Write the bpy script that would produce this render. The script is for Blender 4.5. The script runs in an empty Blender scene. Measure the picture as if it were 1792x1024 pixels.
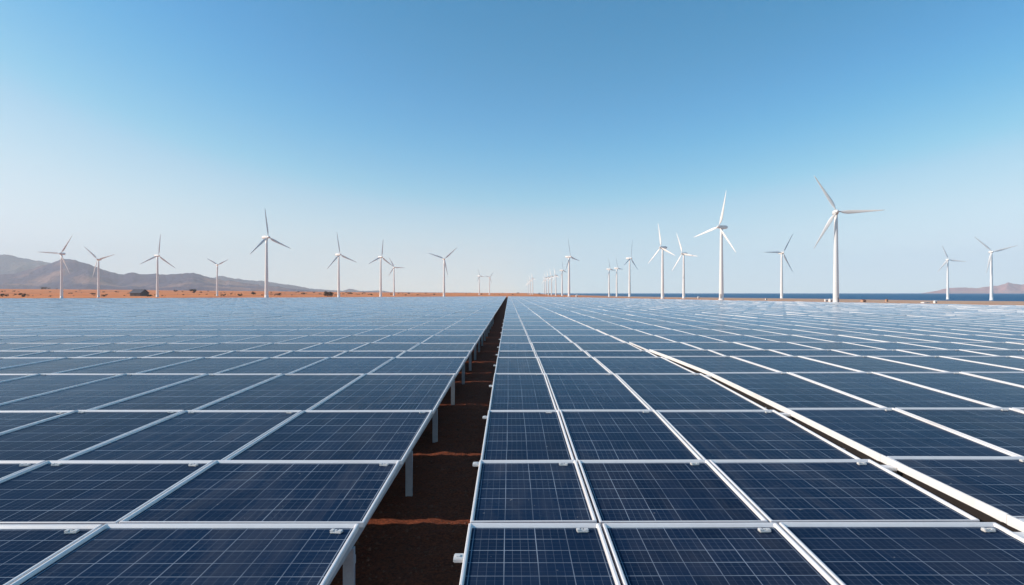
import bpy, bmesh, math, random
from mathutils import Vector, noise
random.seed(7)
PI = math.pi
S = bpy.context.scene
COL = S.collection

# ------------------------------------------------------------------ constants
F = 1100.0            # focal length in photo pixels
HX, HY = 890.0, 513.0 # vanishing point of the aisle in the photo
CAM_Z = 2.77
H = 2.0               # camera height over the panel plane
PZ = CAM_Z - H
SEA_Z = -0.38
SUN_EL, SUN_BEAR = 27.0, -94.0     # bearing from +Y, negative = left

def sm(a, b, x):
    t = min(1, max(0, (x-a)/(b-a)))
    return t*t*(3-2*t)
def lerp_tab(tab, x):
    if x <= tab[0][0]: return tab[0][1]
    for (x0, y0), (x1, y1) in zip(tab, tab[1:]):
        if x <= x1: return y0+(y1-y0)*(x-x0)/(x1-x0)
    return tab[-1][1]
def fbm(x, y, s, o=4, seed=0.0):
    v, a, t = 0, 1, 0
    for i in range(o):
        v += a*noise.noise(Vector((x/s+seed, y/s-seed, seed*1.7))); t += a
        a *= .5; s *= .5
    return v/t

# ------------------------------------------------------------------ object helpers
def link(o): COL.objects.link(o); return o
def tag(o, label=None, cat=None, group=None, kind=None):
    if label: o['label'] = label
    if cat: o['category'] = cat
    if group: o['group'] = group
    if kind: o['kind'] = kind
    return o
def empty(name, loc=(0, 0, 0), rz=0, sc=1):
    o = bpy.data.objects.new(name, None); o.location = loc; o.rotation_euler = (0, 0, rz); o.scale = (sc,)*3
    o.empty_display_size = .3
    return link(o)

class MB:
    """collects faces, with optional uv and material index"""
    def __init__(s): s.v = []; s.f = []; s.m = []; s.uv = []; s.sm = []
    def face(s, pts, m=0, uv=None, smooth=False):
        n = len(s.v); s.v += [tuple(p) for p in pts]; s.f.append(tuple(range(n, n+len(pts)))); s.m.append(m)
        s.uv.append(uv or [(0, 0)]*len(pts)); s.sm.append(smooth)
    def mesh(s, name, mats, weld=False):
        me = bpy.data.meshes.new(name)
        me.from_pydata(s.v, [], s.f)
        for m in mats: me.materials.append(m)
        me.polygons.foreach_set('material_index', s.m)
        me.polygons.foreach_set('use_smooth', s.sm)
        l = me.uv_layers.new(name='UVMap')
        flat = [c for u in s.uv for p in u for c in p]
        l.data.foreach_set('uv', flat)
        if weld:
            bm = bmesh.new(); bm.from_mesh(me); bmesh.ops.remove_doubles(bm, verts=bm.verts, dist=1e-5); bm.to_mesh(me); bm.free()
        me.update()
        return me
    def build(s, name, mats, parent=None, weld=False, loc=(0, 0, 0)):
        if not isinstance(mats, (list, tuple)): mats = [mats]
        o = bpy.data.objects.new(name, s.mesh(name, mats, weld)); o.location = loc
        if parent: o.parent = parent
        return link(o)
    def box(s, x0, x1, y0, y1, z0, z1, m=0):
        a, b, c, d = (x0, y0), (x1, y0), (x1, y1), (x0, y1)
        q = [(a, b, c, d)]
        P = lambda p, z: (p[0], p[1], z)
        s.face([P(a, z1), P(b, z1), P(c, z1), P(d, z1)], m)
        s.face([P(d, z0), P(c, z0), P(b, z0), P(a, z0)], m)
        for p, r in ((a, b), (b, c), (c, d), (d, a)):
            s.face([P(p, z0), P(r, z0), P(r, z1), P(p, z1)], m)

def bevel(o, w=.004, seg=2):
    bm = bmesh.new(); bm.from_mesh(o.data)
    bmesh.ops.remove_doubles(bm, verts=bm.verts, dist=1e-5)
    bmesh.ops.bevel(bm, geom=list(bm.edges), offset=w, segments=seg, affect='EDGES', profile=.6)
    bm.to_mesh(o.data); bm.free()
    return o

# ------------------------------------------------------------------ materials
class N:
    def __init__(s, name):
        s.mat = bpy.data.materials.new(name); s.mat.use_nodes = True
        s.t = s.mat.node_tree; s.t.nodes.clear()
        s.out = s.t.nodes.new('ShaderNodeOutputMaterial')
        s.p = s.t.nodes.new('ShaderNodeBsdfPrincipled')
        s.t.links.new(s.p.outputs[0], s.out.inputs[0])
    def node(s, ty, **kw):
        n = s.t.nodes.new(ty)
        for k, v in kw.items(): setattr(n, k, v)
        return n
    def put(s, sock, v):
        if isinstance(v, bpy.types.NodeSocket): s.t.links.new(v, sock)
        elif v is not None: sock.default_value = v
    def math(s, op, a, b=None, c=None, clamp=False):
        n = s.node('ShaderNodeMath', operation=op, use_clamp=clamp)
        for i, v in enumerate((a, b, c)): s.put(n.inputs[i], v)
        return n.outputs[0]
    def mix(s, f, a, b, blend='MIX'):
        n = s.node('ShaderNodeMix', data_type='RGBA', blend_type=blend)
        col = lambda c: (*c, 1) if isinstance(c, tuple) and len(c) == 3 else c
        s.put(n.inputs[0], f); s.put(n.inputs[6], col(a)); s.put(n.inputs[7], col(b))
        return n.outputs[2]
    def noise(s, scale, detail=4, rough=.55, vec=None, dist=0):
        n = s.node('ShaderNodeTexNoise')
        n.inputs['Scale'].default_value = scale; n.inputs['Detail'].default_value = detail
        n.inputs['Roughness'].default_value = rough; n.inputs['Distortion'].default_value = dist
        if vec is not None: s.put(n.inputs['Vector'], vec)
        return n.outputs[0]
    def ramp(s, v, stops):
        n = s.node('ShaderNodeValToRGB'); e = n.color_ramp.elements
        while len(e) < len(stops): e.new(.5)
        for i, (p, c) in enumerate(stops):
            e[i].position = p; e[i].color = (*c, 1) if len(c) == 3 else c
        s.put(n.inputs[0], v); return n.outputs[0]
    def rng(s, v, a, b, c, d):
        n = s.node('ShaderNodeMapRange'); s.put(n.inputs[0], v)
        for i, x in enumerate((a, b, c, d)): n.inputs[i+1].default_value = x
        return n.outputs[0]
    def pos(s): return s.node('ShaderNodeNewGeometry').outputs['Position']
    def obj(s): return s.node('ShaderNodeTexCoord').outputs['Object']
    def scalev(s, v, k):
        n = s.node('ShaderNodeMapping'); s.put(n.inputs[0], v); n.inputs['Scale'].default_value = k; return n.outputs[0]
    def bump(s, h, st, d=.01):
        n = s.node('ShaderNodeBump'); s.put(n.inputs['Height'], h); n.inputs['Strength'].default_value = st
        n.inputs['Distance'].default_value = d; s.t.links.new(n.outputs[0], s.p.inputs['Normal'])
    def set(s, **kw):
        for k, v in kw.items():
            if isinstance(v, tuple) and len(v) == 3: v = (*v, 1)
            s.put(s.p.inputs[k.replace('_', ' ')], v)
        return s

def mat_cells():
    n = N('solar_cells')
    uv = n.node('ShaderNodeUVMap').outputs[0]
    sep = n.node('ShaderNodeSeparateXYZ'); n.put(sep.inputs[0], uv)
    u, v = sep.outputs[0], sep.outputs[1]
    P = n.pos()
    wv = n.noise(2.2, 3, .6, P)
    def line(c, k, w):
        f = n.math('FRACT', n.math('MULTIPLY', c, k))
        d = n.math('ABSOLUTE', n.math('SUBTRACT', f, .5))
        return n.math('GREATER_THAN', d, .5-w)
    major_u, major_v = line(u, 1, .0125), line(v, 1, .016)
    fine_u, fine_v = line(u, 4, .035), line(v, 3, .035)
    big = n.math('MAXIMUM', n.math('MULTIPLY', major_u, .80), major_v)
    fade = n.rng(n.noise(1.3, 2, .5, P), .35, .65, .35, 1.0)
    fine = n.math('MAXIMUM', fine_u, n.math('MULTIPLY', fine_v, .6))
    lines = n.math('MAXIMUM', n.math('MULTIPLY', big, n.math('MULTIPLY', fade, .72)),
                   n.math('MULTIPLY', fine, n.math('MULTIPLY', fade, .15)))
    # cell to cell tint: each wafer a little different; each module too (modules sit 16 uv units apart)
    fl = n.node('ShaderNodeVectorMath', operation='FLOOR'); n.put(fl.inputs[0], uv)
    wn = n.node('ShaderNodeTexWhiteNoise', noise_dimensions='2D'); n.put(wn.inputs[0], fl.outputs[0])
    f2 = n.node('ShaderNodeVectorMath', operation='FLOOR'); n.put(f2.inputs[0], n.scalev(uv, (1/16, 1/16, 1)))
    wm = n.node('ShaderNodeTexWhiteNoise', noise_dimensions='2D'); n.put(wm.inputs[0], f2.outputs[0])
    mod = wm.outputs[0]
    sc = n.node('ShaderNodeSeparateColor'); n.put(sc.inputs[0], wm.outputs[1])
    grain = n.noise(28, 3, .7, P)
    base = n.mix(wn.outputs[0], (.0062, .0155, .040), (.0092, .023, .058))
    base = n.mix(mod, base, n.mix(.55, base, (.010, .030, .072)))
    base = n.mix(n.rng(grain, .35, .7, 0, .55), base, (.011, .028, .060))
    dust = n.noise(.7, 5, .65, P, .6)
    streak = n.noise(1.4, 4, .7, n.scalev(P, (2.2, .35, 1)), .4)
    dm = n.math('MULTIPLY', n.rng(streak, .46, .75, 0, .10), n.rng(sc.outputs[1], 0, 1, .2, 1.6))
    base = n.mix(n.math('ADD', dm, n.rng(dust, .48, .8, 0, .06), clamp=True), base, (.26, .24, .23))
    spots = n.rng(n.noise(17, 2, .5, P), .775, .79, 0, .45)
    base = n.mix(spots, base, (.45, .44, .42))
    base = n.mix(lines, base, (.46, .54, .64))
    n.set(Base_Color=base, Roughness=.6); n.p.inputs['Specular IOR Level'].default_value = 0.
    hb = n.math('ADD', n.math('MULTIPLY', n.noise(3.0, 3, .6, P), 1.0), n.math('MULTIPLY', grain, .06))
    bp = n.node('ShaderNodeBump'); n.put(bp.inputs['Height'], hb); bp.inputs['Strength'].default_value = .26; bp.inputs['Distance'].default_value = .012
    # anti-reflective glass: very little mirror until the view is almost grazing
    gl = n.node('ShaderNodeBsdfGlossy'); gl.inputs['Color'].default_value = (.86, .94, 1, 1)
    n.put(gl.inputs['Roughness'], n.math('ADD', n.rng(dust, .3, .8, .17, .28), n.math('MULTIPLY', sc.outputs[0], .06))); n.put(gl.inputs['Normal'], bp.outputs[0])
    lw = n.node('ShaderNodeLayerWeight'); lw.inputs[0].default_value = .5
    f = n.math('MULTIPLY_ADD', n.math('POWER', lw.outputs['Facing'], 12.), n.rng(mod, 0, 1, .88, .98), .012)
    mx = n.node('ShaderNodeMixShader'); n.put(mx.inputs[0], f)
    n.t.links.new(n.p.outputs[0], mx.inputs[1]); n.t.links.new(gl.outputs[0], mx.inputs[2]); n.t.links.new(mx.outputs[0], n.out.inputs[0])
    return n.mat
def mat_alu(name='anodised_aluminium', c=(.84, .82, .81), rough=.42, metal=.15):
    n = N(name); P = n.pos()
    g = n.noise(9, 5, .65, P); g2 = n.noise(.8, 3, .6, P)
    base = n.mix(n.rng(g, .35, .75, 0, .45), c, tuple(x*.80 for x in c))
    base = n.mix(n.rng(g2, .52, .8, 0, .30), base, (.56, .44, .37))
    n.set(Base_Color=base, Metallic=metal, Roughness=n.rng(g, .3, .8, rough-.08, rough+.14))
    n.bump(n.noise(60, 3, .6, P), .12, .004)
    return n.mat
def mat_steel():
    n = N('galvanised_steel'); P = n.pos()
    g = n.noise(14, 5, .7, P)
    n.set(Base_Color=n.mix(n.rng(g, .3, .7, 0, 1), (.42, .44, .47), (.55, .56, .58)), Metallic=.3, Roughness=.55)
    n.bump(g, .1, .003)
    return n.mat
def mat_plastic():
    n = N('grey_white_plastic'); n.set(Base_Color=n.mix(n.noise(30, 3, .6, n.pos()), (.70, .69, .67), (.60, .59, .58)), Roughness=.45)
    return n.mat
def mat_flat(name, c, r=.8, var=.25, sc=4.):
    n = N(name); g = n.noise(sc, 4, .6, n.pos())
    n.set(Base_Color=n.mix(n.rng(g, .3, .7, 0, 1), c, tuple(x*(1-var) for x in c)), Roughness=r)
    return n.mat
def mat_ground():
    n = N('red_desert_soil'); P = n.pos()
    a = n.noise(.05, 6, .6, P); b = n.noise(1.6, 8, .7, P); c = n.noise(28, 6, .75, P)
    far = n.scalev(P, (.010, .05, .02)); fn = n.noise(1., 6, .65, far)
    base = n.mix(n.rng(b, .35, .68, 0, 1), (.78, .250, .085), (.60, .180, .065))
    base = n.mix(n.rng(c, .35, .72, 0, .5), base, (.40, .12, .05))
    base = n.mix(n.rng(fn, .40, .66, 0, .75), base, (.90, .36, .13))
    base = n.mix(n.rng(a, .55, .75, 0, .35), base, (.30, .17, .12))
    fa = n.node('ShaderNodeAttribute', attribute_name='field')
    base = n.mix(fa.outputs['Fac'], base, n.mix(.5, n.mix(n.rng(c, .35, .7, 0, 1), (.33, .120, .058), (.075, .036, .027)), base, 'MULTIPLY'))  # soil under the panels coloured darker to deepen the aisle shade
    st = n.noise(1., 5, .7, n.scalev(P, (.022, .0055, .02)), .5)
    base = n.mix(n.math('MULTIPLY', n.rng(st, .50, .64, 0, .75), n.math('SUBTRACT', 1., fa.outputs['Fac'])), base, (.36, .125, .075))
    at = n.node('ShaderNodeAttribute', attribute_name='sand')
    sand = n.mix(n.rng(n.noise(.12, 5, .6, P), .35, .65, 0, 1), (.60, .43, .30), (.55, .30, .19))
    base = n.mix(at.outputs['Fac'], base, sand)
    n.set(Base_Color=base, Roughness=.95); n.p.inputs['Specular IOR Level'].default_value = .15
    n.bump(n.math('ADD', n.math('MULTIPLY', c, .4), b), .9, .05)
    return n.mat
def mat_sea():
    n = N('sea_water'); P = n.pos()
    v = n.scalev(P, (.02, .09, .05))
    w = n.noise(1., 6, .6, v)
    n.set(Base_Color=n.mix(n.rng(w, .35, .65, 0, 1), (.03, .12, .24), (.055, .17, .30)), Roughness=.55, IOR=1.33)
    n.p.inputs['Specular IOR Level'].default_value = .28
    n.bump(n.noise(.35, 6, .65, P), 1.0, 1.2)
    return n.mat
def mat_hill(name, c1, c2, c3, sc=.0016):
    n = N(name); P = n.pos()
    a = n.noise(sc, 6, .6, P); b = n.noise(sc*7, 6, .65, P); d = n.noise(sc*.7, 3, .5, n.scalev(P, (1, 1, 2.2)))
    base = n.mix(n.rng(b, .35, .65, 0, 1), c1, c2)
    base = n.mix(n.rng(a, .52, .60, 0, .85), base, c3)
    n.set(Base_Color=base, Roughness=1.); n.p.inputs['Specular IOR Level'].default_value = .05
    n.bump(b, .8, 60)
    return n.mat
def mat_paint():
    n = N('turbine_white_paint'); P = n.obj()
    g = n.noise(.6, 4, .6, n.scalev(P, (1, 1, .12)))
    n.set(Base_Color=n.mix(n.rng(g, .45, .8, 0, .5), (.80, .79, .77), (.66, .64, .61)), Roughness=.4)
    return n.mat

M_CELL = mat_cells(); M_ALU = mat_alu(); M_STEEL = mat_steel(); M_PLAS = mat_plastic(); M_PAINT = mat_paint()
M_BEAM = mat_alu('cream_side_channel', (.86, .83, .80), .5, .05)
M_GROUND = mat_ground(); M_SEA = mat_sea()
M_BACK = mat_flat('panel_backsheet', (.30, .31, .33), .7, .1)

# ------------------------------------------------------------------ panel grid
ROWV = [.00180, .002497, .003425, .004878, .00707, .00888, .00987, .01145, .01351, .01567, .01773, .0202, .02275]
while ROWV[-1] < .182:
    ROWV.append(ROWV[-1]+.00225+.00025*math.sin(len(ROWV)*2.1))
ROWD = [v*F*H for v in ROWV]
FR = [(.0, .87), (.00195, .875), (.002497, .885), (.003425, .905), (.004878, .95), (.00707, 1.)]
FL = [(.0, .98), (.002497, .98), (.004878, .985), (.00707, 1.)]
def X_at(r, d):
    v = d/(F*H)
    if r == 2.475: r = 2.475-.085*sm(.0078, .0125, v)
    return r*H*(lerp_tab(FR, v) if r > 0 else lerp_tab(FL, v))
# columns: (left ratio, right ratio, cells across, gap at left m, gap at right m, raise)
RIGHT = [-.180, .45, 1.31, 2.38]
cols = []   # (side, index, a, b, cells, raise)
cols.append(('R', 1, -.180, .45, 4, 0.))
cols.append(('R', 2, .45, 1.31, 6, 0.))
cols.append(('R', 3, 1.31, 2.38, 7, 0.))
x = 2.475; rr = [3.45, 4.5, 5.58, 6.7]
i = 4
while x < 110:
    nx = rr.pop(0) if rr else x+1.09
    cols.append(('R', i, x, nx, 7, .030)); x = nx; i += 1
x = -.648; ll = [-1.765, -2.77, -3.70, -4.70, -5.75]; i = 1
while x > -108:
    nx = ll.pop(0) if ll else x-1.06
    cols.append(('L', i, nx, x, 7, 0.)); x = nx; i += 1

EDGE_R = [(0, 240), (60, 100), (102, 84), (169, 63), (314, 31), (400, 6)]    # Y -> X of the right field edge
EDGE_L = [(0, -400), (243, -200), (262, -150), (330, -70), (398, 0)]
def far_limit(X):
    if X < 0: return lerp_tab([(-230, 236), (-200, 243), (-150, 258), (-100, 292), (-60, 335), (-20, 380), (0, 396)], X)
    return lerp_tab([(0, 396), (6, 392), (31, 314), (63, 169), (84, 102), (100, 70), (160, 20)], X)

RG, CG, STEP, RW, RECESS, FH = .18, .022, .052, .042, .027, .054
def panel_geo(a, b, k, rz):
    rz *= 1-.8*sm(5, 8, k)
    STEP = .052 if k < 6 else max(.0, .052-.010*(k-5))
    d0, d1 = ROWD[k]+RG/2, ROWD[k+1]-RG/2
    if d1-d0 < 1: pass
    g = CG/2
    x00, x10 = X_at(a, d0)+g, X_at(b, d0)-g
    x01, x11 = X_at(a, d1)+g, X_at(b, d1)-g
    z0, z1 = PZ+rz-STEP/2, PZ+rz+STEP/2
    rj = random.Random(int(a*1000)*131+k); j = .004 if k < 6 else (.008 if k < 12 else .020)
    J = [rj.uniform(-j, j) for _ in range(4)]
    return [(x00, d0, z0+J[0]), (x10, d0, z0+J[1]), (x11, d1, z1+J[2]), (x01, d1, z1+J[0]+J[2]-J[1])]
def add_frame(mb, c, m=0, h=FH, rec=RECESS, w=RW, u=.031):
    P = [Vector(p) for p in c]
    sx0 = (P[3].x-P[0].x)/(P[3].y-P[0].y); sx1 = (P[2].x-P[1].x)/(P[2].y-P[1].y); sz = (P[3].z-P[0].z)/(P[3].y-P[0].y)
    I = [P[0]+Vector((u+sx0*w, w, sz*w)), P[1]+Vector((-u+sx1*w, w, sz*w)), P[2]+Vector((-u-sx1*w, -w, -sz*w)), P[3]+Vector((u-sx0*w, -w, -sz*w))]
    dn = Vector((0, 0, -h)); rc = Vector((0, 0, -rec))
    J = [p+Vector(((q_-p).x*.80, (q_-p).y*.42, (q_-p).z*.42)) for p, q_ in zip(P, I)]   # where the flat top ends and the inner slope starts
    for q in range(4):
        r = (q+1) % 4
        mb.face([P[q], P[r], J[r], J[q]], m)
        mb.face([J[q], J[r], I[r]+rc, I[q]+rc], m)
        mb.face([P[q]+dn, P[r]+dn, P[r], P[q]], m)
        mb.face([I[q]+dn, I[r]+dn, P[r]+dn, P[q]+dn], m)
        mb.face([I[r]+dn, I[q]+dn, I[q]+rc, I[r]+rc], m)
    return [p+rc for p in I]
_uvc = [0]
def uvs(nu, nv, e=.28):
    _uvc[0] += 1; U, V = 16*(_uvc[0] % 113)+4, 16*(_uvc[0]//113)+4
    return [(p+U, q+V) for p, q in uvs0(nu, nv, e)]
def uvs0(nu, nv, e=.28):
    # a margin round the cell field
    return [(-e*.3, -e*.3), (nu+e*.3, -e*.3), (nu+e*.3, nv+e*.3), (-e*.3, nv+e*.3)]

ordn = ['', 'first', 'second', 'third', 'fourth', 'fifth', 'sixth', 'seventh', 'eighth', 'ninth', 'tenth', 'eleventh', 'twelfth',
        'thirteenth', 'fourteenth', 'fifteenth', 'sixteenth', 'seventeenth', 'eighteenth', 'nineteenth', 'twentieth',
        'twenty-first', 'twenty-second', 'twenty-third', 'twenty-fourth', 'twenty-fifth', 'twenty-sixth', 'twenty-seventh']
cand = []
for (side, ci, a, b, nu, rz) in cols:
    for k in range(len(ROWV)-1):
        c = panel_geo(a, b, k, rz)
        cx = (c[0][0]+c[2][0])/2; cy = (c[0][1]+c[2][1])/2
        if c[2][1] > far_limit(cx): continue
        pts = [(HX+F*p[0]/p[1], HY+F*(CAM_Z-p[2])/p[1]) for p in c]
        xs = [min(1810, max(-18, p[0])) for p in pts]; ys = [min(1030, p[1]) for p in pts]
        if max(p[0] for p in pts) < -420 or min(p[0] for p in pts) > 2210: continue
        ar = 0
        for q in range(4):
            r = (q+1) % 4; ar += xs[q]*ys[r]-xs[r]*ys[q]
        cand.append((abs(ar)/2, side, ci, k, c, nu, rz))
cand.sort(key=lambda t: -t[0])
near, far = cand[:300], cand[300:]
print('panels', len(near), len(far), 'smallest near area', near[-1][0])

clampm = None
def clamp_mesh():
    bm = bmesh.new()
    def part(x0, x1, y0, y1, z0, z1, bv):
        t = MB(); t.box(x0, x1, y0, y1, z0, z1); me = t.mesh('t', [M_PLAS], True)
        b2 = bmesh.new(); b2.from_mesh(me); bmesh.ops.bevel(b2, geom=list(b2.edges), offset=bv, segments=2, affect='EDGES'); b2.to_mesh(me); b2.free()
        bm.from_mesh(me); bpy.data.meshes.remove(me)
    part(-.050, .050, -.028, .028, 0, .016, .006)
    part(-.052, -.018, -.024, .024, .013, .026, .005)
    part(.012, .052, -.022, .022, .013, .023, .005)
    me = bpy.data.meshes.new('clamp'); bmesh.ops.create_cone(bm, cap_ends=True, segments=6, radius1=.010, radius2=.009, depth=.012)
    for v in bm.verts[-12:]: v.co += Vector((-.003, 0, .020))
    bm.to_mesh(me); bm.free(); me.materials.append(M_PLAS)
    return me
CLAMP = clamp_mesh()
def jbox_mesh():
    mb = MB(); mb.box(-.080, 0, -.055, .055, -.030, 0)
    me = mb.mesh('junction_box', [M_PLAS], True)
    bm = bmesh.new(); bm.from_mesh(me)
    bmesh.ops.bevel(bm, geom=list(bm.edges), offset=.006, segments=2, affect='EDGES'); bm.to_mesh(me); bm.free()
    m2 = MB(); m2.box(-.06, -.03, -.02, .02, .0, .008)
    bm = bmesh.new(); bm.from_mesh(me); t = m2.mesh('t', [M_PLAS]); bm.from_mesh(t); bm.to_mesh(me); bm.free(); bpy.data.meshes.remove(t)
    return me
JBOX = jbox_mesh()
GP = 'solar panels laid out in rows on both sides of the aisle'
for (ar, side, ci, k, c, nu, rz) in near:
    cx = sum(p[0] for p in c)/4; cy = sum(p[1] for p in c)/4; cz = sum(p[2] for p in c)/4
    root = empty('solar_panel', (cx, cy, cz-FH))
    lo = [(p[0]-cx, p[1]-cy, p[2]-cz+FH) for p in c]
    mb = MB(); I = add_frame(mb, lo, rec=max(.012, RECESS-.0028*max(0, k-4)))
    fr = mb.build('frame', M_ALU, root, weld=True)
    if k < 5: bevel(fr, .006, 1)
    nv = 3 if k == 5 else 6
    g = MB(); g.face(I, 0, uvs(nu, nv))
    bk = [p+Vector((0, 0, -.008)) for p in I]
    g.face([bk[3], bk[2], bk[1], bk[0]], 1)
    g.build('cell_sheet', [M_CELL, M_BACK], root)
    ccount = f'{ordn[ci]} column {"right" if side == "R" else "left"} of the dark aisle'
    tag(root, f'solar panel in the {ordn[k+1]} row from the front, {ccount}', 'solar panel', GP)
    if k < 8:
        rnd = random.Random(k*91+ci*7+(side == 'L'))
        if not (side == 'R' and ci == 1 and k == 1 and False):
            o = bpy.data.objects.new('clamp', CLAMP); link(o); o.parent = root
            o.location = (lo[2][0]-.15-.04*rnd.random(), lo[2][1]-.115-.02*rnd.random(), lo[2][2]-RECESS-.004); o.rotation_euler[2] = rnd.uniform(-.2, .2)
            if (side == 'L' and ci > 1):
                o = bpy.data.objects.new('clamp', CLAMP); link(o); o.parent = root
                o.location = (lo[3][0]+.15+.03*rnd.random(), lo[3][1]-.115, lo[3][2]-RECESS-.004)
    if side == 'R' and ci == 1 and k < 12:
        t = [.55, .62, .84, .60, .5, .5, .5][k] if k < 7 else .5
        if k == 1: t = .95
        o = bpy.data.objects.new('junction_box', JBOX); link(o); o.parent = root
        o.location = (lo[0][0]+(lo[3][0]-lo[0][0])*t+.004, lo[0][1]+(lo[3][1]-lo[0][1])*t, lo[0][2]+(lo[3][2]-lo[0][2])*t-.008)
    if side == 'R' and ci == 4 and k < 6:
        # deep cream channel closing the side of the raised table, with a bracket over the slot
        b_ = MB(); A, B = Vector(lo[0]), Vector(lo[3]); sl = (B.x-A.x)/(B.y-A.y); zt = STEP/2+FH+.004
        A = Vector((A.x-sl*RG/2, A.y-RG/2, zt)); B = Vector((B.x+sl*(RG/2-.004), B.y+RG/2-.004, zt))
        o1 = Vector((-.004, 0, 0)); w = Vector((-.018, 0, 0)); dz = Vector((0, 0, -.088))
        q = [A+o1, B+o1, B+o1+w, A+o1+w]
        b_.face([q[3], q[0], q[1], q[2]][::1]); b_.face([p+dz for p in (q[0], q[3], q[2], q[1])])
        b_.face([q[2], q[2]+dz, q[3]+dz, q[3]]); b_.face([q[0], q[0]+dz, q[1]+dz, q[1]])
        b_.face([q[3], q[3]+dz, q[0]+dz, q[0]]); b_.face([q[1], q[1]+dz, q[2]+dz, q[2]])
        b_.build('side_channel', M_BEAM, root)
        br = MB(); y1 = B.y-.30
        x1 = q[2].x-sl*.30
        br.box(x1-.20, x1-.002, y1-.06, y1+.06, B.z-.105, B.z-.058)
        bevel(br.build('bracket', M_BEAM, root, True), .012, 2)

mb = MB()
for (ar, side, ci, k, c, nu, rz) in far:
    I = add_frame(mb, c, 0, rec=.012, w=.085, u=.045)
    mb.face(I, 1, uvs(nu, 6))
o = mb.build('far_solar_panels', [M_ALU, M_CELL])
tag(o, 'thousands of distant solar panels merging into a pale blue shimmering field', 'solar panels', kind='stuff')

# ------------------------------------------------------------------ ground sheet, shore and sea
SHORE = [(-9000, 2000), (-300, 420), (0, 265), (100, 205), (214, 175), (229, 160), (298, 152), (361, 135), (457, 108), (572, 99), (858, 93), (1373, 88), (2640, 98), (6000, 110), (9000, 150)]
RIDGE = [(-900, 7.6), (0, 7.3), (90, 6.8), (250, 5.4), (400, 3.9), (500, 3.0), (600, 1.9), (700, 1.0), (800, .5), (900, .1), (1000, 0)]
def ground_z(X, Y):
    z = 0.
    if Y > 240:
        px = HX+F*X/Y
        top = lerp_tab(RIDGE, px)
        t = sm(330, 1500, Y)
        zt = CAM_Z+(top)*1500/F if top > 0.05 else 0
        t2 = max(0, min(1, (Y-330)/1170.))
        z = zt*(t2*.55+t*.45)
        z += t*min(1, zt)*(.5*fbm(X, Y, 130, 4, 3.3))
        if Y > 1500: z *= 1-.35*sm(1500, 4000, Y)
    amp = .035 if Y < 60 else .08
    z += amp*fbm(X, Y, 2.5 if Y < 60 else 25, 3, 1.1)*(1 if abs(X) < 60 or Y > 60 else .5)
    if -2.2 < X < .6 and Y < 34: z += .05*fbm(X, Y, .30, 3, 5.) + .030*fbm(X, Y, .075, 3, 2.)
    return z
Ys = []
y = -300.
while y < 9000:
    Ys.append(y)
    y += 60 if y < -10 else (3 if y < 3 else (.06 if y < 16 else (.15 if y < 32 else (2.5 if y < 120 else (9 if y < 700 else (40 if y < 2400 else 500))))))
Xs = [-9000, -7500, -6000, -4500, -3200, -2400, -1800, -1500]+[-1400+25*i for i in range(44)]+[-300+10*i for i in range(26)]
Xs += [-40+4*i for i in range(9)]+[-5, -3.5, -2.6]+[-2.1+.06*i for i in range(42)]+[.6, 1.2, 2, 4, 8, 14, 20, 30, 45]
Xs = sorted(set(round(v, 3) for v in Xs))
verts = []; faces = []; sand = []
tail = [.25, .5, .72, .88, .96, 1.]
for Y in Ys:
    sx = lerp_tab(SHORE, Y)+6*fbm(Y, 0, 60, 3, 8.)
    for X in Xs:
        verts.append((X, Y, ground_z(X, Y))); sand.append(0.)
    x0 = 45.
    for t in tail:
        X = x0+(sx-x0)*t
        g = ground_z(X, Y)*(1-t)
        verts.append((X, Y, g+.10*(1-abs(2*t-1))*fbm(X, Y, 18, 2, 6.))); sand.append(sm(.15, .6, t) if Y < 500 else sm(.6, .95, t))
    for dx, z in ((4, -.16), (14, -.6), (40, -3)):
        verts.append((sx+dx, Y, z)); sand.append(1.)
W = len(Xs)+len(tail)+3
for j in range(len(Ys)-1):
    for i in range(W-1):
        q = j*W+i; faces.append((q, q+1, q+1+W, q+W))
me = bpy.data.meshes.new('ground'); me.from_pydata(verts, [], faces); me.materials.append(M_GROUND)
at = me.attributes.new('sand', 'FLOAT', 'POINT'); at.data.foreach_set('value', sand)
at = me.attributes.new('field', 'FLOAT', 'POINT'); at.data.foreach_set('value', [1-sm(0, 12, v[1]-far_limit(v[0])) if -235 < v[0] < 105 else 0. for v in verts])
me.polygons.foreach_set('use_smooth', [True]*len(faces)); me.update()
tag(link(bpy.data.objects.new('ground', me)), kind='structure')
mb = MB(); mb.face([(60, -400, SEA_Z), (9300, -400, SEA_Z), (9300, 9300, SEA_Z), (60, 9300, SEA_Z)])
tag(mb.build('sea', M_SEA), kind='structure')

# stones on the aisle soil
mb = MB(); rs = random.Random(4)
for i in range(3200):
    X = rs.uniform(-2.3, .3); Y = 4+26*rs.random()**1.6; r = rs.uniform(.006, .022)*(1.9 if rs.random() < .10 else 1)
    z = ground_z(X, Y)+r*.2; p = []
    for q in range(5):
        t = q*2*PI/5+rs.random(); p.append((X+r*math.cos(t)*rs.uniform(.7, 1.2), Y+r*math.sin(t)*rs.uniform(.7, 1.2), z-r*.3))
    top = (X+rs.uniform(-.3, .3)*r, Y, z+r*.6)
    for q in range(5): mb.face([p[q], p[(q+1) % 5], top])
tag(mb.build('gravel', mat_flat('reddish_stone', (.26, .105, .06), .95, .6, 30)), 'small reddish stones strewn over the shaded aisle soil', 'gravel', kind='stuff')

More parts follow.
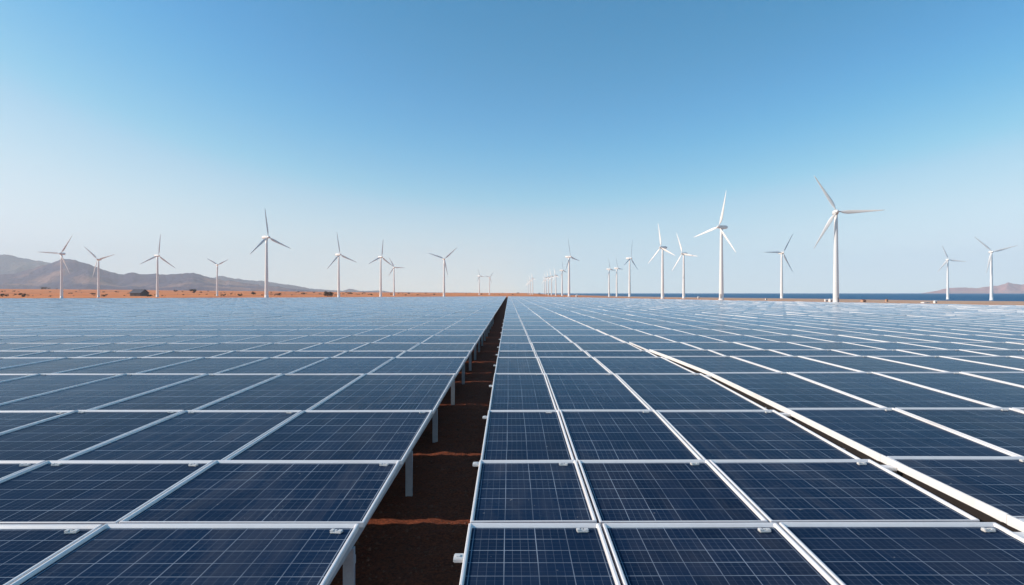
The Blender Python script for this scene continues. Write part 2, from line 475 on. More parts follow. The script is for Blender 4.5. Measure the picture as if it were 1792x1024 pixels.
# ------------------------------------------------------------------ mounting racks
M_SLOT_SHADE = mat_flat('slot_shade_dark', (.018, .013, .012), .85, .4, 9)  # near-black colour stands in for the shade inside the slot
def rack(a, b, label, post_ds, raise_=0., name='mounting_rack', dmax=60., deep=False):
    d_ref = 5.
    root = empty(name, (X_at((a+b)/2, d_ref), post_ds[0], 0))
    ox, oy = root.location.x, root.location.y
    top = PZ+raise_-FH-STEP/2-.006
    for d in post_ds:
        for r, sgn in ((a, 1), (b, -1)):
            X = X_at(r, d)+sgn*.085
            p = MB(); w = .045; t = .012; gz = -.15
            # C-section post
            x0, x1, y0, y1 = X-w-ox, X+w-ox, d-.03-oy, d+.03-oy
            p.box(x0, x1, y0, y0+t, gz, top-.075)
            p.box(x0, x0+t, y0+t, y1, gz, top-.075); p.box(x1-t, x1, y0+t, y1, gz, top-.075)
            p.build('post', M_STEEL, root)
        p = MB(); p.box(X_at(a, d)+.045-ox, X_at(b, d)-.045-ox, d+.034-oy, d+.074-oy, top-.235, top-.165)
        p.build('cross_beam', M_STEEL, root)
    for r, sgn in ((a, 1), (b, -1)):
        p = MB(); ds = [q for q in ROWD if q <= dmax]
        for d0, d1 in zip(ds, ds[1:]):
            xa, xb = X_at(r, d0)+sgn*.085, X_at(r, d1)+sgn*.085
            A, B, C, D = [(xa-.03-ox, d0-oy), (xa+.03-ox, d0-oy), (xb+.03-ox, d1-oy), (xb-.03-ox, d1-oy)]
            z0, z1 = top-(.26 if deep and sgn > 0 else .075), top  # deep: purlin enlarged into an added dark plate that blackens the sunlit slot
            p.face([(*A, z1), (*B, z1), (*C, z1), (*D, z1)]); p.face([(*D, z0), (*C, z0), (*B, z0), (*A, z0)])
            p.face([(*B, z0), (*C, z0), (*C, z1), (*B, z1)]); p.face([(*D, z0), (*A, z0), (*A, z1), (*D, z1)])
        p.build('purlin', M_SLOT_SHADE if deep and sgn > 0 else M_STEEL, root)
    tag(root, label, 'panel rack', 'steel racks under the panel columns')
POSTS = [5.35, 8.6, 11.7, 15.6, 19.2, 22.6, 26.0, 29.5, 33., 36.5, 40, 44, 48, 52, 56]
rack(-1.765, -.648, 'galvanised steel rack with posts along the left side of the dark aisle', POSTS)
rack(-.18, .45, 'steel rack hidden under the narrow panel column right of the dark aisle', POSTS)
rack(1.31, 2.38, 'steel rack under the panels left of the cream channel slot', POSTS[:8], dmax=34)
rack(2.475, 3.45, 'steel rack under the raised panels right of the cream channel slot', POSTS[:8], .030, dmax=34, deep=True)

# ------------------------------------------------------------------ wind turbines
def revolve(prof, n=24, smooth=True):
    mb = MB()
    for (r0, z0), (r1, z1) in zip(prof, prof[1:]):
        for q in range(n):
            t0, t1 = 2*PI*q/n, 2*PI*(q+1)/n
            P = lambda r, t, z: (r*math.cos(t), r*math.sin(t), z)
            if r1 < 1e-6: mb.face([P(r0, t0, z0), P(r0, t1, z0), P(0, 0, z1)], smooth=smooth)
            elif r0 < 1e-6: mb.face([P(0, 0, z0), P(r1, t1, z1), P(r1, t0, z1)], smooth=smooth)
            else: mb.face([P(r0, t0, z0), P(r0, t1, z0), P(r1, t1, z1), P(r1, t0, z1)], smooth=smooth)
    return mb
HUB = 30.
tw = [(1.12, 0), (1.12, .35), (.96, .36)]+[(.94-.42*(z/29.2)**.95, z) for z in (2, 6, 10, 14, 18, 22, 26, 29.2)]+[(.44, 29.22), (0, 29.25)]
TOWER = revolve(tw, 32).mesh('tower', [M_PAINT], True)
m = MB(); m.box(-.28, .28, -1.0, -.86, .7, 2.5); DOOR = m.mesh('door', [mat_flat('grey_door', (.35, .36, .37), .6, .1)])
# nacelle: rounded tapering box along +Y behind the rotor
m = MB(); secs = [(-.95, .50, .55, 0), (-.6, .66, .72, 0), (.5, .74, .80, .03), (2.2, .70, .72, .08), (2.9, .52, .52, .14), (3.05, .3, .3, .16)]
def sup(w, h, n=16, e=.55):
    o = []
    for q in range(n):
        t = 2*PI*q/n; c_, s_ = math.cos(t), math.sin(t)
        o.append((w*math.copysign(abs(c_)**e, c_), h*math.copysign(abs(s_)**e, s_)))
    return o
rings = [[(x_, y_, z_+dz) for x_, z_ in sup(w, h)] for y_, w, h, dz in secs]
for r0, r1 in zip(rings, rings[1:]):
    for q in range(16):
        r = (q+1) % 16; m.face([r0[q], r0[r], r1[r], r1[q]], smooth=True)
m.face(rings[0]); m.face(rings[-1][::-1])
NAC = m.mesh('nacelle', [M_PAINT], True)
sp = revolve([(0, 1.15), (.28, 1.05), (.5, .78), (.62, .35), (.64, -.05), (.60, -.35), (0, -.36)], 24)
sp.v = [(a_, -c_, b_) for a_, b_, c_ in sp.v]
SPIN = sp.mesh('rotor_hub', [M_PAINT], True)
BL = 14.4
m = MB(); st = []
for i in range(19):
    t = i/18.; rr_ = .35+(BL-.35)*t
    ch = lerp_tab([(0, .34), (.05, .36), (.12, .88), (.20, 1.18), (.32, 1.10), (.5, .85), (.7, .60), (.88, .38), (.96, .22), (1, .05)], t)
    th = lerp_tab([(0, .34), (.06, .34), (.14, .28), (.3, .17), (.6, .09), (1, .015)], t)
    tw_ = math.radians(lerp_tab([(0, 20), (.2, 16), (.5, 6), (1, -1)], t))
    ring = []
    for q in range(12):
        a_ = 2*PI*q/12
        xx = ch*.5*math.cos(a_); yy = th*.5*math.sin(a_)*(1+.5*math.cos(a_) if t > .08 else 1)
        xx += ch*.18*(t > .06)
        X_ = xx*math.cos(tw_)-yy*math.sin(tw_); Y_ = xx*math.sin(tw_)+yy*math.cos(tw_)-.55*t*t
        ring.append((X_, Y_, rr_))
    st.append(ring)
for r0, r1 in zip(st, st[1:]):
    for q in range(12):
        r = (q+1) % 12; m.face([r0[q], r0[r], r1[r], r1[q]], smooth=True)
m.face(st[-1]); m.face(st[0][::-1])
BLADE = m.mesh('blade', [M_PAINT], True)

def fit(tips, hub, tanB, pos, rg=(-66, -8)):
    best = None; yh = (hub[1]-HY)/F
    for ai in (range(0, 66, 3) if pos else range(rg[0], rg[1], 3)):
        a_ = math.radians(ai); k = math.cos(a_)-tanB*math.sin(a_); sa = math.sin(a_)
        for ph in range(0, 120, 2):
            v = []
            for i in range(3):
                t = math.radians(ph+120*i); v.append((math.sin(t)*k, -math.cos(t)-yh*math.sin(t)*sa))
            for perm in ((0, 1, 2), (1, 2, 0), (2, 0, 1), (0, 2, 1), (1, 0, 2), (2, 1, 0)):
                num = den = 0
                for i, p in enumerate(perm):
                    num += v[i][0]*(tips[p][0]-hub[0])+v[i][1]*(tips[p][1]-hub[1]); den += v[i][0]**2+v[i][1]**2
                L = num/den
                if L <= 0: continue
                e = sum((v[i][0]*L-(tips[p][0]-hub[0]))**2+(v[i][1]*L-(tips[p][1]-hub[1]))**2 for i, p in enumerate(perm))
                e += .0015*L/40*(abs(ai)-30)**2
                if best is None or e < best[0]: best = (e, a_, ph, L)
    return best
# hub, three blade tips, base (photo measurements), standing level, label
T = [
 ((114.8, 444.3), [(132.6, 406.8), (77, 438), (130.6, 480.4)], (111, 522), 'white wind turbine furthest to the left, standing before the purple hills'),
 ((177.4, 454.3), [(155, 429.2), (208.2, 442), (168.4, 484.8)], (175, 520.6), 'white wind turbine with its blades in a Y, second from the far left'),
 ((281.2, 447.6), [(284.6, 406.8), (249.4, 463.7), (308.3, 471)], (279, 520), 'wind turbine beside the dark shed, one blade straight up'),
 ((384, 463.7), [(363.2, 450.3), (400, 453), (382.7, 482)], (382.3, 518.2), 'small Y-bladed wind turbine standing alone before the right end of the purple hills'),
 ((472, 415.2), [(467.7, 365), (511.2, 436), (439.6, 447.6)], (469.7, 522.3), 'tallest wind turbine left of the dark aisle'),
 ((596.9, 445.5), [(591.5, 407), (623.6, 458.2), (570.7, 474)], (594.8, 520.8), 'wind turbine just right of the large dark bush at the desert edge'),
 ((669.8, 449.8), [(672.8, 416.3), (643.7, 463.2), (689.6, 464.5)], (667.8, 519.4), 'left and taller wind turbine of the close pair left of the aisle'),
 ((691.9, 467.9), [(682.2, 448.8), (713.4, 469.2), (685.2, 479)], (690, 517.6), 'small wind turbine just behind the right side of a taller one left of the aisle'),
 ((778.6, 453.2), [(751.5, 440.4), (801.7, 429), (783.7, 479)], (777.6, 520), 'wind turbine with blades in a wide V, nearest of those left of the aisle end'),
 ((840.1, 483), [(836.6, 471.6), (848.5, 484.4), (837, 491)], (839.4, 516.6), 'left of the two tiny wind turbines just left of the aisle end'),
 ((857, 485.3), [(863.5, 476), (848.9, 484.8), (857.9, 494.5)], (857, 516.4), 'right of the two tiny wind turbines just left of the aisle end'),
 ((923.8, 495.4), [(922.5, 486), (930, 498), (919, 501)], (923.8, 515.7), 'shortest of the three faint hazy wind turbines just right of the aisle end'),
 ((927.6, 490.5), [(925, 481), (934, 493), (924, 498)], (927.6, 515.8), 'middle one of the three faint hazy wind turbines right of the aisle end'),
 ((931.8, 487), [(930.5, 476), (938, 490), (927, 495)], (931.6, 515.9), 'tallest of the three faint hazy wind turbines right of the aisle end'),
 ((951.7, 490.6), [(951, 479), (957, 493), (948, 499)], (951.7, 516.2), 'shortest wind turbine at the far end of the receding line'),
 ((955, 486), [(953.8, 474), (960, 488.5), (951, 495)], (954.6, 516.7), 'second wind turbine from the far end of the receding line'),
 ((959.2, 485), [(958, 472), (965, 487.5), (955, 494)], (959, 517), 'third wind turbine from the far end of the receding line'),
 ((963.7, 483.5), [(961, 466), (970, 485.5), (959, 493)], (964.4, 517.2), 'fourth wind turbine from the far end of the receding line'),
 ((971.6, 482), [(967.7, 463), (979, 483), (966, 491)], (972, 517.6), 'fifth wind turbine from the far end of the receding line'),
 ((984.4, 473), [(983, 455.5), (992.3, 476), (980, 484)], (984.7, 517.9), 'wind turbine second nearest in the receding line right of the aisle'),
 ((998.5, 449.3), [(994.3, 417.2), (1017.2, 458.5), (992, 474)], (997.4, 519), 'tallest and nearest wind turbine of the receding line right of the aisle'),
 ((1068.2, 471), [(1063.2, 449.8), (1077.5, 472.8), (1063, 486)], (1067.1, 519.8), 'left of two small slender wind turbines standing close together near the sea'),
 ((1080.8, 469.4), [(1075.8, 449.5), (1089.5, 471), (1076.6, 484)], (1080.5, 519.4), 'right of two small slender wind turbines standing close together near the sea'),
 ((1103.4, 452), [(1106.5, 417.2), (1087.2, 465.2), (1112.7, 471.6)], (1103.4, 519.6), 'medium wind turbine standing right of two small close ones near the sea'),
 ((1159.5, 433), [(1156.7, 385), (1181.8, 446.5), (1142.2, 463.8)], (1157.8, 522.7), 'white wind turbine on the shore, taller of the pair left of the second largest'),
 ((1196.3, 443.7), [(1184.6, 406), (1222.8, 447.3), (1176.8, 474.4)], (1195.2, 522.4), 'white wind turbine on the shore, shorter of the pair left of the second largest'),
 ((1258.5, 397.1), [(1275.5, 331), (1216.7, 417.2), (1290.6, 439.5)], (1260.2, 525.2), 'second largest wind turbine, its blade pointing up and slightly right'),
 ((1370.7, 442.3), [(1388.3, 406), (1335.3, 441.8), (1385, 475.8)], (1369.6, 523.5), 'wind turbine standing between the two largest ones, before the sea'),
 ((1465.6, 370.8), [(1431, 300), (1543.2, 374.4), (1433.9, 447)], (1463.5, 534.4), 'largest wind turbine, bright white tower rising from the panels'),
 ((1659.8, 454.4), [(1646.7, 420.7), (1691.2, 463), (1648.7, 474.9)], (1661, 524), 'offshore wind turbine left of the reddish headland'),
 ((1738, 440.6), [(1705.8, 410.4), (1785, 430), (1733, 477.8)], (1738, 525.7), 'offshore Y-bladed wind turbine standing before the reddish headland'),
]
for idx, (hub, tips, base, label) in enumerate(T):
    off = idx in (27, 29, 30)
    gz = SEA_Z if off else 0.
    Y = (CAM_Z-gz)*F/(base[1]-HY)
    X = (base[0]-HX)/F*Y
    if not off and Y > 240:
        for _ in range(12):
            gz = ground_z(X, Y)-.05; Y = .5*Y+.5*(CAM_Z-gz)*F/(base[1]-HY); X = (base[0]-HX)/F*Y
    hh = (base[1]-hub[1])*Y/F
    e, a_, ph, L = fit(tips, hub, X/Y, idx <= 10 or idx in (19, 20, 21, 22, 23, 27), (-40, -14) if idx >= 28 else (-66, -8))
    sc = hh/HUB
    X -= .6*1.25*sc*math.sin(a_)
    root = empty('wind_turbine', (X, Y, gz), a_, sc)
    tag(root, label, 'wind turbine', 'wind turbines along the horizon')
    for nm, me_, lc in (('tower', TOWER, (0, 0, 0)), ('nacelle', NAC, (0, 0, HUB-.1)), ('rotor_hub', SPIN, (0, -1.25, HUB))):
        o = bpy.data.objects.new(nm, me_); link(o); o.parent = root; o.location = lc
        if nm == 'tower': tower = o
    o.rotation_euler = (0, math.radians(ph), 0)
    ls = min(1.25, max(.8, (L*Y/F)/(BL*sc)))
    for i in range(3):
        b_ = bpy.data.objects.new('blade', BLADE); link(b_); b_.parent = o
        b_.rotation_euler = (0, math.radians(120*i), 0); b_.scale = (1, 1, ls)
    if sc*30*F/Y > 120:
        dd = bpy.data.objects.new('door', DOOR); link(dd); dd.parent = tower; dd.rotation_euler[2] = .5

# ------------------------------------------------------------------ hills
def hill(name, prof, D, depth, mat, seed, rough=1.):
    xs = [prof[0][0]+i*3. for i in range(int((prof[-1][0]-prof[0][0])/3)+1)]
    nv = 44; V = []; Fc = []
    for i, px in enumerate(xs):
        topy = lerp_tab(prof, px)
        topy += (1.8*noise.noise(Vector((px*.05, seed, 0)))+1.3*noise.noise(Vector((px*.13, seed, 3)))+.6*noise.noise(Vector((px*.3, seed, 5))))*min(1, max(0, (HY-topy)/12))
        hgt = max(.0, (HY-topy))*D/F+CAM_Z
        X = (px-HX)/F*D
        for j in range(nv+1):
            t = j/nv*1.5     # 0 foot, 1 ridge, 1.5 behind
            s = t if t <= 1 else 1-(t-1)*1.6
            Yj = D-depth*(1-t)
            Xj = X*(Yj/D)
            rg = 1-abs(fbm(Xj, Yj*.7, depth*.33, 5, seed))*3.4
            sp_ = max(0, min(1, s))
            k = sp_**1.25*(1-.75*rough*(1-rg)*(1-sp_**3)*min(1, 4*(1-sp_) if t <= 1 else 1))
            if t > .96 and t < 1.02: k = 1.
            z = hgt*k*(Yj/D if t <= 1 else 1)
            if 0 < t <= 1: z += hgt*.10*fbm(Xj, Yj, depth*.08, 3, seed+2)*(1-sp_)
            V.append((Xj, Yj, z-4*(1-min(1, s*3))))
    w = nv+1
    for i in range(len(xs)-1):
        for j in range(nv):
            Fc.append((i*w+j, (i+1)*w+j, (i+1)*w+j+1, i*w+j+1))
    me = bpy.data.meshes.new(name); me.from_pydata(V, [], Fc); me.materials.append(mat)
    me.polygons.foreach_set('use_smooth', [True]*len(Fc)); me.update()
    return tag(link(bpy.data.objects.new(name, me)), kind='structure')
wob = lambda p: [(x_, y_) for x_, y_ in p]
M_H1 = mat_hill('near_hill_rock', (.045, .055, .125), (.080, .080, .145), (.32, .20, .18))  # haze blue put into the rock; warm last colour paints in sunlit slopes
M_H2 = mat_hill('far_hill_rock', (.060, .070, .12), (.09, .09, .13), (.15, .13, .14))  # haze blue put into the rock colour here as well
M_H3 = mat_hill('headland_rock', (.62, .30, .24), (.52, .27, .23), (.70, .42, .34))
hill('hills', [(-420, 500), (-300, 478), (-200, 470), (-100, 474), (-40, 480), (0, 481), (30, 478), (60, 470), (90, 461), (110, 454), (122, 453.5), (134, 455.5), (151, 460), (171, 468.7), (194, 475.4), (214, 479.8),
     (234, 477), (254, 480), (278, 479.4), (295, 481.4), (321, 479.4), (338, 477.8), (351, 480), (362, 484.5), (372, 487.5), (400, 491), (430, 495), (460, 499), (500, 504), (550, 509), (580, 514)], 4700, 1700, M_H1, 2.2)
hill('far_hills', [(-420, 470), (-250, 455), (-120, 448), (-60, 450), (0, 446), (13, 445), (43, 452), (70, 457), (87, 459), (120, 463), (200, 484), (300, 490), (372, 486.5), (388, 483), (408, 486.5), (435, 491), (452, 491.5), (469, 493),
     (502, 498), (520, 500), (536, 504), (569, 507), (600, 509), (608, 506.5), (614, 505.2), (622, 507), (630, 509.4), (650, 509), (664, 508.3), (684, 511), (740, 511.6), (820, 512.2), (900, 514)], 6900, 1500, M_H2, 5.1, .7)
hill('headland', [(1615, 513.5), (1640, 509), (1665, 504.5), (1700, 503), (1730, 502.5), (1752, 499.5), (1768, 495), (1775, 496.5), (1792, 497.5), (1830, 493), (1900, 488), (2000, 494), (2150, 506), (2200, 514)], 5600, 700, M_H3, 9.4, .8)

# ------------------------------------------------------------------ shrubs, shed, huts
M_LEAF = [mat_flat('dry_dark_leaves', (.055, .048, .030), .9, .4, 3), mat_flat('olive_leaves', (.085, .065, .040), .9, .4, 3)]
M_TWIG = mat_flat('shrub_wood', (.12, .08, .05), .9)
def shrub_mesh(seed):
    r = random.Random(seed); mb = MB()
    lobes = [(r.uniform(-.42, .42), r.uniform(-.34, .34), r.uniform(.06, .42), r.uniform(.09, .22)) for _ in range(11)]
    for i in range(1500):
        lx, ly, lz, lr = r.choice(lobes)
        v = Vector((r.gauss(0, 1), r.gauss(0, 1), r.gauss(0, 1))).normalized()*lr*r.uniform(.6, 1.08)
        c = Vector((lx+v.x, ly+v.y, max(.02, lz+v.z*.8)))
        t1 = Vector((r.gauss(0, 1), r.gauss(0, 1), r.gauss(0, 1))).normalized()*r.uniform(.015, .035)
        t2 = t1.cross(Vector((r.gauss(0, 1), r.gauss(0, 1), r.gauss(0, 1)))).normalized()*t1.length*.8
        mb.face([c-t1, c+t2, c+t1, c-t2], r.choice((0, 0, 1)))
    tk = MB()
    for i in range(8):
        a_ = i*PI/4; e_ = Vector((math.cos(a_)*.25, math.sin(a_)*.22, .3+.1*r.random()))
        s0 = Vector((.012*math.cos(a_+PI/2), .012*math.sin(a_+PI/2), 0)); u = Vector((0, 0, .015))
        o_ = Vector((math.cos(a_)*.02, math.sin(a_)*.02, -.03))
        tk.face([o_-s0, o_+s0, e_+s0*.4, e_-s0*.4]); tk.face([o_-s0+u, e_-s0*.4+u, e_+s0*.4+u, o_+s0+u]); tk.face([o_-s0, e_-s0*.4, e_-s0*.4+u, o_-s0+u]); tk.face([o_+s0, o_+s0+u, e_+s0*.4+u, e_+s0*.4])
    return mb.mesh('foliage', M_LEAF), tk.mesh('stem', [M_TWIG])
SH = [shrub_mesh(i) for i in range(4)]
def place_px(px, py, z_guess=True):
    Y = 350.
    # walk outwards until the ground projects to py
    best = None
    Y = 262.
    while Y < 1600:
        X = (px-HX)/F*Y; z = ground_z(X, Y); yy = HY+(CAM_Z-z)*F/Y
        if best is None or abs(yy-py) < best[0]-.02: best = (abs(yy-py), X, Y, z)
        Y *= 1.01
    return best[1:]
def shrub(px, py, w, label, group, asp=.5, i=0, shape=0):
    X, Y, z = place_px(px, py)
    wm = w*Y/F
    root = empty('desert_shrub', (X, Y, z-.05), (i*1.7) % 6.28, 1.)
    root.scale = (wm/1.1, wm/1.1, wm/1.1*asp/.5)
    f, s_ = SH[shape % 4]
    o = bpy.data.objects.new('foliage', f); link(o); o.parent = root
    if w > 7:
        o = bpy.data.objects.new('stem', s_); link(o); o.parent = root
    tag(root, label, 'shrub', group)
GS = 'dark shrubs on the orange desert'
spots = [(8, 519.5, 15, 'wide low dark shrub at the far left end of the orange desert'), (45, 519.5, 17, 'dark spreading shrub between the far left corner and the first turbine'),
 (83, 506.5, 13, 'dark domed shrub on the desert skyline below the hills, left of the first turbine'), (103, 506.5, 4, 'tiny shrub on the desert skyline beside the first turbine'),
 (165, 516, 9, 'small shrub just left of the second turbine from the left'), (184, 519, 10, 'low shrub just right of the second turbine from the left'),
 (264, 519, 12, 'dark shrub between the dark shed and its neighbouring turbine'), (309, 510.5, 8, 'small shrub on the skyline right of the shed turbine'),
 (340, 512, 16, 'broad dark shrub on the skyline between the third and fourth turbines'), (392, 518, 8, 'small shrub just right of the small fourth turbine'),
 (378, 517, 5, 'tiny shrub at the left foot of the small fourth turbine'), (421, 518, 10, 'round shrub midway between the fourth turbine and the tall fifth one'),
 (445, 516, 12, 'ragged shrub left of the tallest left-hand turbine'), (487, 517, 12, 'ragged shrub right of the tallest left-hand turbine'),
 (531, 515, 9, 'small dark shrub between the tallest left-hand turbine and the large bush'), (574, 518.8, 21, 'largest dark bush, standing left of the sixth turbine'),
 (614, 515.3, 10, 'dark shrub just right of the sixth turbine'), (628, 516, 5, 'tiny shrub between two dark shrubs right of the sixth turbine'), (648, 516.5, 7, 'dark shrub left of the close pair of turbines')]
for i, (px, py, w, lb) in enumerate(spots): shrub(px, py, w, lb, GS, .40 if w < 20 else .46, i, i)
rs = random.Random(12)
for i in range(120):
    px = rs.uniform(0, 1000)
    lo_, hi_ = 512.5-lerp_tab(RIDGE, px)*.8+1, 519.5-.003*px
    shrub(px, rs.uniform(max(lo_, 513.3 if px > 650 else lo_), hi_), rs.uniform(1.5, 5.5), 'tiny dark scrub dotted on the distant desert', 'tiny scrub on the desert', .45, i, i)

X, Y, z = place_px(246, 518.2)
k = Y/F
shed = empty('shed', (X, Y, z), -.25)
mw, mr = mat_flat('shed_board', (.10, .085, .09), .85, .2), mat_flat('slate_roof', (.085, .085, .11), .7, .2)
L_, D_, h_, e_ = 11*k, 9*k, 5.5*k, 11.5*k
m = MB(); m.box(-L_, L_, -D_, D_, -.3, h_)
for sx_ in (-L_, L_): m.face([(sx_, -D_, h_), (sx_, D_, h_), (sx_, 0, e_*.98)] if sx_ > 0 else [(sx_, D_, h_), (sx_, -D_, h_), (sx_, 0, e_*.98)])
m.build('wall', mw, shed)
m = MB(); o_ = .6*k; ov = 1.2*k
for sg in (-1, 1):
    A = [(-L_-ov, sg*(D_+ov), h_-.7*k), (L_+ov, sg*(D_+ov), h_-.7*k), (L_+ov, 0, e_), (-L_-ov, 0, e_)]
    m.face(A if sg < 0 else A[::-1]); B = [(p[0], p[1], p[2]+.5*k) for p in A]; m.face(B if sg < 0 else B[::-1])
    for q in range(4): m.face([A[q], A[(q+1) % 4], B[(q+1) % 4], B[q]])
m.build('roof', mr, shed)
m = MB(); m.box(-2*k, 2*k, -D_-.25*k, -D_-.01, -.2, 4*k); m.build('door', mat_flat('shed_door', (.05, .045, .05), .8), shed)
tag(shed, 'dark shed with a slate gable roof on the orange desert', 'shed')

MW, MO = mat_flat('whitewash', (.74, .72, .70), .8, .1), mat_flat('ochre_render', (.50, .30, .20), .85, .15)
MRR = mat_flat('terracotta_roof', (.36, .16, .10), .8, .2)
MD = mat_flat('dark_opening', (.05, .05, .055), .6, .1)
def hut(px, py, wpx, hpx, label, wall, roof, ang=.3, name='hut'):
    Y = CAM_Z*F/(py-HY); X = (px-HX)/F*Y; s = Y/F
    r = empty(name, (X, Y, ground_z(X, Y)-.05 if Y > 240 else 0), ang)
    w, h = wpx*s/2, hpx*s
    m = MB(); m.box(-w, w, -w*.8, w*.8, 0, h*.72)
    for sx_ in (-1, 1):
        tri = [(sx_*w, -w*.8, h*.72), (sx_*w, w*.8, h*.72), (sx_*w, 0, h*.97)]
        m.face(tri if sx_ > 0 else tri[::-1])
    m.build('wall', wall, r)
    m = MB(); t = .05*h
    for sg in (-1, 1):
        A = [(-w*1.1, sg*w*.92, h*.69), (w*1.1, sg*w*.92, h*.69), (w*1.1, 0, h*.98), (-w*1.1, 0, h*.98)]
        B = [(p[0], p[1], p[2]+t) for p in A]
        m.face(B if sg < 0 else B[::-1]); m.face(A[::-1] if sg < 0 else A)
        for q in range(4): m.face([A[q], A[(q+1) % 4], B[(q+1) % 4], B[q]])
    m.build('roof', roof, r)
    m = MB(); m.box(-.18*w, .18*w, -w*.8-.03, -w*.8+.01, 0, h*.5); m.build('door', MD, r)
    m = MB(); m.box(.45*w, .72*w, -w*.8-.03, -w*.8+.01, h*.32, h*.52); m.build('window', MD, r)
    tag(r, label, 'hut', 'small huts along the shore')
hut(1009.5, 519.6, 3.2, 4.0, 'tiny white hut just right of the receding turbine line', MW, MW)
hut(1222.8, 522.4, 2.6, 4.0, 'tiny white hut on the shore left of the second largest turbine', MW, MW)
hut(1341.7, 525., 2.8, 3.2, 'tiny pale hut on the shore between the two largest turbines', MW, MO)
hut(1447.2, 528., 4.8, 4.6, 'left and smaller white hut at the foot of the largest turbine', MW, MW, .1)
hut(1454.8, 528.3, 5.4, 5.4, 'right and bigger white hut at the foot of the largest turbine', MW, MW, .4)
hut(1512.5, 528.8, 7.0, 4.6, 'wide ochre hut on the shore right of the largest turbine', MO, MRR)
hut(1553.8, 528.3, 3.8, 4.8, 'narrow ochre hut on the shore, second hut right of the largest turbine', MO, MRR)
hut(1622, 530.6, 11, 2.2, 'long low white shelter on the shore', MW, MW, .05)
hut(1639.2, 531., 4.6, 5.2, 'white hut on the shore at the right end of a long low shelter', MW, MW)

# ------------------------------------------------------------------ haze
mb = MB(); mb.box(-9400, 9400, -900, 9400, -6, 560)
hz = mb.build('haze', [], None, True)
hm = bpy.data.materials.new('haze_air'); hm.use_nodes = True; nt = hm.node_tree; nt.nodes.clear()
ou = nt.nodes.new('ShaderNodeOutputMaterial'); pv = nt.nodes.new('ShaderNodeVolumePrincipled')
pv.inputs['Color'].default_value = (.82, .94, 1., 1); pv.inputs['Density'].default_value = 1.0e-4; pv.inputs['Anisotropy'].default_value = .0
nt.links.new(pv.outputs[0], ou.inputs['Volume']); hz.data.materials.append(hm)
tag(hz, kind='stuff')

# ------------------------------------------------------------------ light, sky, camera
w = bpy.data.worlds.new('World'); S.world = w; w.use_nodes = True; nt = w.node_tree; nt.nodes.clear()
ou = nt.nodes.new('ShaderNodeOutputWorld'); bg = nt.nodes.new('ShaderNodeBackground'); sk = nt.nodes.new('ShaderNodeTexSky')
sk.sky_type = 'NISHITA'; sk.sun_disc = False; sk.sun_elevation = math.radians(SUN_EL); sk.sun_rotation = math.radians(SUN_BEAR)
sk.air_density = 1.0; sk.dust_density = .35; sk.ozone_density = 3.0; sk.altitude = 0
bg.inputs[1].default_value = .15
tc = nt.nodes.new('ShaderNodeTexCoord'); sx = nt.nodes.new('ShaderNodeSeparateXYZ'); cx_ = nt.nodes.new('ShaderNodeCombineXYZ')
nt.links.new(tc.outputs['Generated'], sx.inputs[0]); mm = nt.nodes.new('ShaderNodeMath'); mm.operation = 'MAXIMUM'; mm.inputs[1].default_value = 0.
m2 = nt.nodes.new('ShaderNodeMath'); m2.operation = 'MULTIPLY_ADD'; m2.inputs[1].default_value = .93; m2.inputs[2].default_value = .07
nt.links.new(sx.outputs[2], mm.inputs[0]); nt.links.new(mm.outputs[0], m2.inputs[0])
nt.links.new(sx.outputs[0], cx_.inputs[0]); nt.links.new(sx.outputs[1], cx_.inputs[1]); nt.links.new(m2.outputs[0], cx_.inputs[2]); nt.links.new(cx_.outputs[0], sk.inputs[0])
K = .15*2**.55
se = nt.nodes.new('ShaderNodeSeparateColor'); nt.links.new(sk.outputs[0], se.inputs[0]); cb = nt.nodes.new('ShaderNodeCombineColor')
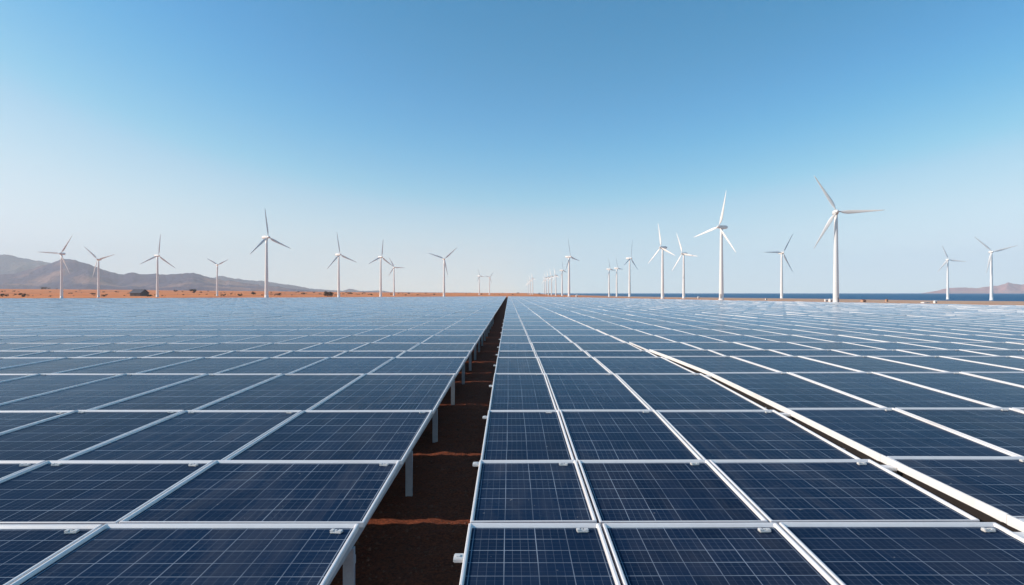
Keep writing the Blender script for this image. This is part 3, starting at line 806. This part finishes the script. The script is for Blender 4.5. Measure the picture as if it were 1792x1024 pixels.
# film-like response of the sky, channel by channel
CURV = [[(0, 0), (.254, .068), (.376, .235), (.456, .45), (.644, .74), (1, .96), (2, 1.3)],
        [(0, 0), (.418, .300), (.584, .505), (.70, .66), (.93, .86), (1.2, .97), (2, 1.3)],
        [(0, 0), (.70, .546), (.88, .74), (1., .82), (1.3, .95), (2, 1.2)]]
for ch in range(3):
    a_ = nt.nodes.new('ShaderNodeMath'); a_.operation = 'MULTIPLY'; a_.inputs[1].default_value = K/2; nt.links.new(se.outputs[ch], a_.inputs[0])
    fc = nt.nodes.new('ShaderNodeFloatCurve'); nt.links.new(a_.outputs[0], fc.inputs['Value'])
    cu = fc.mapping.curves[0]; pts = CURV[ch]
    while len(cu.points) < len(pts): cu.points.new(.5, .5)
    for p, (x_, y_) in zip(cu.points, pts): p.location = (x_/2, y_/2)
    fc.mapping.update()
    b_ = nt.nodes.new('ShaderNodeMath'); b_.operation = 'MULTIPLY'; b_.inputs[1].default_value = 2/K; nt.links.new(fc.outputs[0], b_.inputs[0])
    nt.links.new(b_.outputs[0], cb.inputs[ch])
nt.links.new(cb.outputs[0], bg.inputs[0]); nt.links.new(bg.outputs[0], ou.inputs[0])
L = bpy.data.lights.new('sun', 'SUN'); L.energy = 3.4; L.angle = math.radians(.5); L.color = (1., .87, .74)
lo = link(bpy.data.objects.new('sun', L))
be, el = math.radians(SUN_BEAR), math.radians(SUN_EL)
sd = Vector((math.sin(be)*math.cos(el), math.cos(be)*math.cos(el), math.sin(el)))
lo.rotation_euler = (-sd).to_track_quat('-Z', 'Y').to_euler(); lo.location = sd*50

cam = bpy.data.cameras.new('camera'); cam.sensor_width = 36; cam.lens = 36*F/1792; cam.clip_start = .05; cam.clip_end = 40000
co = link(bpy.data.objects.new('camera', cam)); co.location = (0, 0, CAM_Z)
co.rotation_euler = (PI/2+math.atan(1/F), 0, -math.atan((896-HX)/F))
S.camera = co
S.view_settings.view_transform = 'Standard'; S.view_settings.look = 'None'; S.view_settings.exposure = 0.55; S.view_settings.gamma = 1
S.cycles.volume_bounces = 3; S.cycles.max_bounces = 6; S.cycles.caustics_reflective = False
S.render.film_transparent = False
